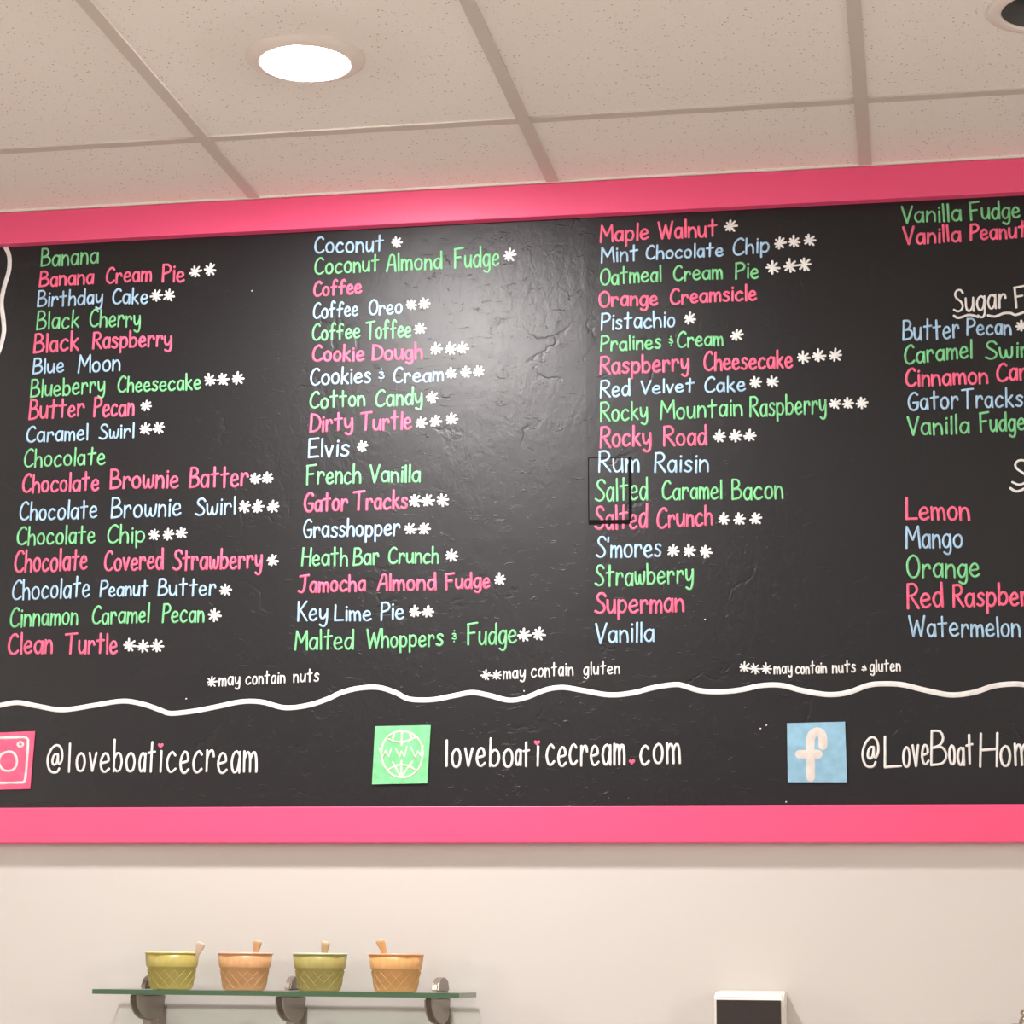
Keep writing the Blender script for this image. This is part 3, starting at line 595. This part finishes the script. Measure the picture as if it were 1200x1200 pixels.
# ---------------------------------------------------------------- glass shelf on three brackets
SZ = 1.4546          # top of glass
SXA, SXB = -1.5014, -0.8154
GF = -0.170        # front edge of the glass
shelf = thing('glass_shelf', 'glass wall shelf with green edge on three metal brackets, below the board', 'shelf', (0, 0, SZ))
bm = bmesh.new(); fs = box(bm, (SXA, GF, -.0085), (SXB, -.012, 0), 0)
for f in bm.faces:
    f.material_index = 1 if abs(f.normal.z) < .5 else 0
bm.normal_update()
for f in bm.faces: f.material_index = 0 if abs(f.normal.z) > .5 else 1
put('glass_panel', bm, [M['glass'], M['glass_edge']], shelf)
def arc(cy, cz, ry, rz, a0, a1, n=14):
    return [(cy + ry * math.cos(math.radians(a0 + (a1 - a0) * k / n)), cz + rz * math.sin(math.radians(a0 + (a1 - a0) * k / n))) for k in range(n + 1)]
for bx in [-1.4235, -1.1482, -0.8724]:
    bm = bmesh.new()
    prof = arc(-.080, -.0090, .085, .046, 180, 270) + [(-.055, -.055), (-.03, -.052), (-.016, -.040), (-.006, -.0090)]
    prism(bm, prof, bx - .008, bx + .008, 0, 1)
    es = [e for e in bm.edges if abs(e.verts[0].co.x - e.verts[1].co.x) < 1e-6]
    bmesh.ops.bevel(bm, geom=es, offset=.003, segments=3, affect='EDGES')
    br = put('bracket', bm, [M['steel'], M['steel_dark_reflect']], shelf, False)
    bm = bmesh.new(); prism(bm, arc(-.062, .0008, .052, .026, 180, 0, 18), bx - .006, bx + .006)
    es = [e for e in bm.edges if abs(e.verts[0].co.x - e.verts[1].co.x) < 1e-6]
    bmesh.ops.bevel(bm, geom=es, offset=.0025, segments=3, affect='EDGES')
    put('clamp', bm, M['steel'], br)
    bm = bmesh.new(); prism(bm, [(-.088, -.0555), (-.052, -.0555), (-.042, -.080), (-.004, -.125), (-.001, -.150), (-.020, -.150), (-.070, -.095)], bx - .008, bx + .008)
    put('bracket_arm', bm, M['steel'], br)
    bm = bmesh.new(); box(bm, (bx - .009, -.006, -.16), (bx + .009, -.0005, -.03), .002); put('wall_plate', bm, M['steel'], br)

# ---------------------------------------------------------------- waffle-pattern ice cream cups with spoons
CUPX = [-1.373, -1.2326, -1.0898, -0.9465]
names = ['yellow-green waffle-pattern ice cream cup at the left end of the glass shelf',
         'tan-orange waffle-pattern ice cream cup, second from the left on the glass shelf',
         'olive green waffle-pattern ice cream cup, third from the left on the glass shelf',
         'orange waffle-pattern ice cream cup at the right end of the glass shelf']
spn = ['pale pink plastic spoon leaning right in the yellow-green cup', 'peach plastic spoon standing in the tan-orange cup',
       'peach plastic spoon standing in the olive green cup', 'orange-yellow plastic spoon leaning left in the orange cup']
H, RT, RB, ZS = .0675, .0495, .0380, .0405      # cup height, rim, base radius, height of the step
CY = -.105
def rad(z): return RB + (RT - RB) * z / H
for k, cx in enumerate(CUPX):
    cm = cupmat('cup_plastic', CUPC[k])
    cup = thing('ice_cream_cup', names[k], 'cup', (cx, CY, SZ + .0004), 'ice cream cups on the glass shelf')
    bm = bmesh.new()
    prof = [(0, .0006), (RB - .003, 0), (RB - .0005, .0015), (rad(.004), .004), (rad(ZS) - .0006, ZS - .0012), (rad(ZS) + .0016, ZS), (rad(ZS) + .0018, ZS + .0015), (rad(H) + .0005, H - .002),
            (rad(H) - .0022, H - .002), (RB - .0035, .003), (0, .003)]
    lathe(bm, prof, 72)
    put('cup_body', bm, cm, cup, True)
    bm = bmesh.new(); lathe(bm, [(RT - .0022, H - .0025), (RT + .0012, H - .0025), (RT + .0016, H - .0008), (RT + .0008, H + .0006), (RT - .0018, H + .0006)], 72, closed=True)
    put('rim', bm, mat('cup_rim_plastic', RIMC[k], .3), cup, True)['label'] = 'paler rim'
    # raised waffle lattice round the lower body, slanted ribs on a cone
    bm = bmesh.new(); N = 14
    for sgn in (1, -1):
        for i in range(N):
            rows = []
            for j in range(9):
                q = j / 8; z = .004 + (ZS - .008) * q
                a = 2 * pi * i / N + sgn * q * 2 * pi / N * 1.6
                rr = rad(z)
                row = []
                for da, dr in ((-.022, -.0003), (0, .0011), (.022, -.0003)):
                    row.append(bm.verts.new(((rr + dr) * math.cos(a + da), (rr + dr) * math.sin(a + da), z)))
                rows.append(row)
            for A, B in zip(rows, rows[1:]):
                for m_ in range(2): bm.faces.new([A[m_], A[m_ + 1], B[m_ + 1], B[m_]])
    put('waffle_ribs', bm, mat('cup_rib_plastic', tuple(min(1, c * 1.1 + .01) for c in CUPC[k]), .3), cup, True)
    # band ribs
    bm = bmesh.new()
    for i in range(24):
        a = 2 * pi * i / 24 + .1
        for j in range(1):
            z0, z1 = ZS + .003, H - .004
            rows = []
            for z in (z0, z1):
                rr = rad(z) + .0016 * (1 - (z - ZS) / (H - ZS)) + .0002
                rows.append([bm.verts.new(((rr + dr) * math.cos(a + da), (rr + dr) * math.sin(a + da), z)) for da, dr in ((-.012, -.0002), (0, .0005), (.012, -.0002))])
            for m_ in range(2): bm.faces.new([rows[0][m_], rows[0][m_ + 1], rows[1][m_ + 1], rows[1][m_]])
    put('band_ribs', bm, cm, cup, True)
# spoons: (lean along x, offset of the tip from the cup axis, tip height above the glass)
SPO = [(0.0181, 0.0619, 0.0857), (0.0099, 0.0291, 0.0903), (-0.0037, 0.0157, 0.0889), (-0.002, -0.0268, 0.0935)]
for k, (dx0, dx1, top) in enumerate(SPO):
    cx = CUPX[k]
    bm = bmesh.new()
    p0 = Vector((dx0, 0.012, .006)); p1 = Vector((dx1, -.02, top))
    d = (p1 - p0).normalized(); side = Vector((1, 0, 0)) - d * d.x; side.normalize(); nn = d.cross(side)
    rows = []
    Ln = (p1 - p0).length
    for q, wd in ((0, .002), (.03, .006), (.12, .0085), (.25, .007), (.35, .0035), (.6, .0038), (.8, .006), (.93, .0085), (.985, .0078), (1, .005)):
        c = p0 + d * Ln * q
        rows.append([bm.verts.new(c + side * wd * s + nn * z) for s, z in ((-1, 0), (-.6, -.0012), (.6, -.0012), (1, 0), (.6, .0008), (-.6, .0008))])
    for A, B in zip(rows, rows[1:]):
        for i in range(6): bm.faces.new([A[i], A[(i + 1) % 6], B[(i + 1) % 6], B[i]])
    bm.faces.new(rows[0]); bm.faces.new(rows[-1][::-1])
    sm = mat('spoon_plastic', SPC[k], .3); sm.node_tree.nodes['Principled BSDF'].inputs['Transmission Weight'].default_value = .15
    o = put('plastic_spoon', bm, sm, None, True, loc=(cx, CY, SZ))
    tag(o, spn[k], 'spoon', 'plastic spoons in the cups')

# ---------------------------------------------------------------- wall dispenser, lower edge of the picture
DXA, DXB, DZ = -0.3686, -0.2462, 1.4575
dis = thing('wall_dispenser', 'white wall dispenser with a smoked dark window, cut by the bottom edge', 'dispenser', ((DXA + DXB) / 2, 0, DZ))
hw = (DXB - DXA) / 2
bm = bmesh.new()
prism(bm, [(-.001, .006), (-.06, .004), (-.092, 0), (-.100, -.006), (-.100, -.24), (-.001, -.26)], -hw, hw)
bmesh.ops.bevel(bm, geom=[e for e in bm.edges], offset=.003, segments=3, affect='EDGES')
put('housing', bm, M['disp'], dis, False)
bm = bmesh.new(); box(bm, (-hw + .004, -.1030, -.17), (hw - .0045, -.0995, -.0095), .0012); put('window', bm, M['smoke'], dis)['label'] = 'smoked dark plastic window'
bm = bmesh.new(); box(bm, (-.03, -.112, -.225), (.03, -.099, -.185), .004); put('push_bar', bm, M['disp'], dis)

# ---------------------------------------------------------------- chrome fitting at the lower right corner
FX, FY, FZ = 0.1712, -.09, 1.4345
fx = thing('chrome_fitting', 'small chrome wall fitting with a round knob at the lower right corner', 'fitting', (FX, 0, FZ))
bm = bmesh.new()
lathe(bm, [(0, .002), (.0085, .002), (.0105, 0), (.0105, -.006), (.0085, -.0075), (.0085, -.009), (.0105, -.0105), (.0125, -.015), (.0140, -.022), (.0140, -.060), (.011, -.066), (0, -.066)], 48, c=(0, FY, 0))
put('knob', bm, M['chrome'], fx, True)
bm = bmesh.new(); lathe(bm, [(.0155, -.023), (.0165, -.0245), (.0165, -.028), (.0155, -.0295), (.0135, -.0295), (.0135, -.023)], 48, c=(0, FY, 0), closed=True); put('collar', bm, M['chrome'], fx, True)
bm = bmesh.new()
n = 24; A = []; B = []
for k in range(n):
    a = 2 * pi * k / n
    A.append(bm.verts.new((.008 * math.cos(a), FY, -.045 + .008 * math.sin(a)))); B.append(bm.verts.new((.008 * math.cos(a), -.001, -.045 + .008 * math.sin(a))))
for k in range(n): bm.faces.new([A[k], A[(k + 1) % n], B[(k + 1) % n], B[k]])
bm.faces.new(A); bm.faces.new(B[::-1])
put('wall_arm', bm, M['chrome'], fx, True)
bm = bmesh.new(); box(bm, (-.022, -.006, -.067), (.022, -.0005, -.023), .002); put('wall_plate', bm, M['chrome'], fx)
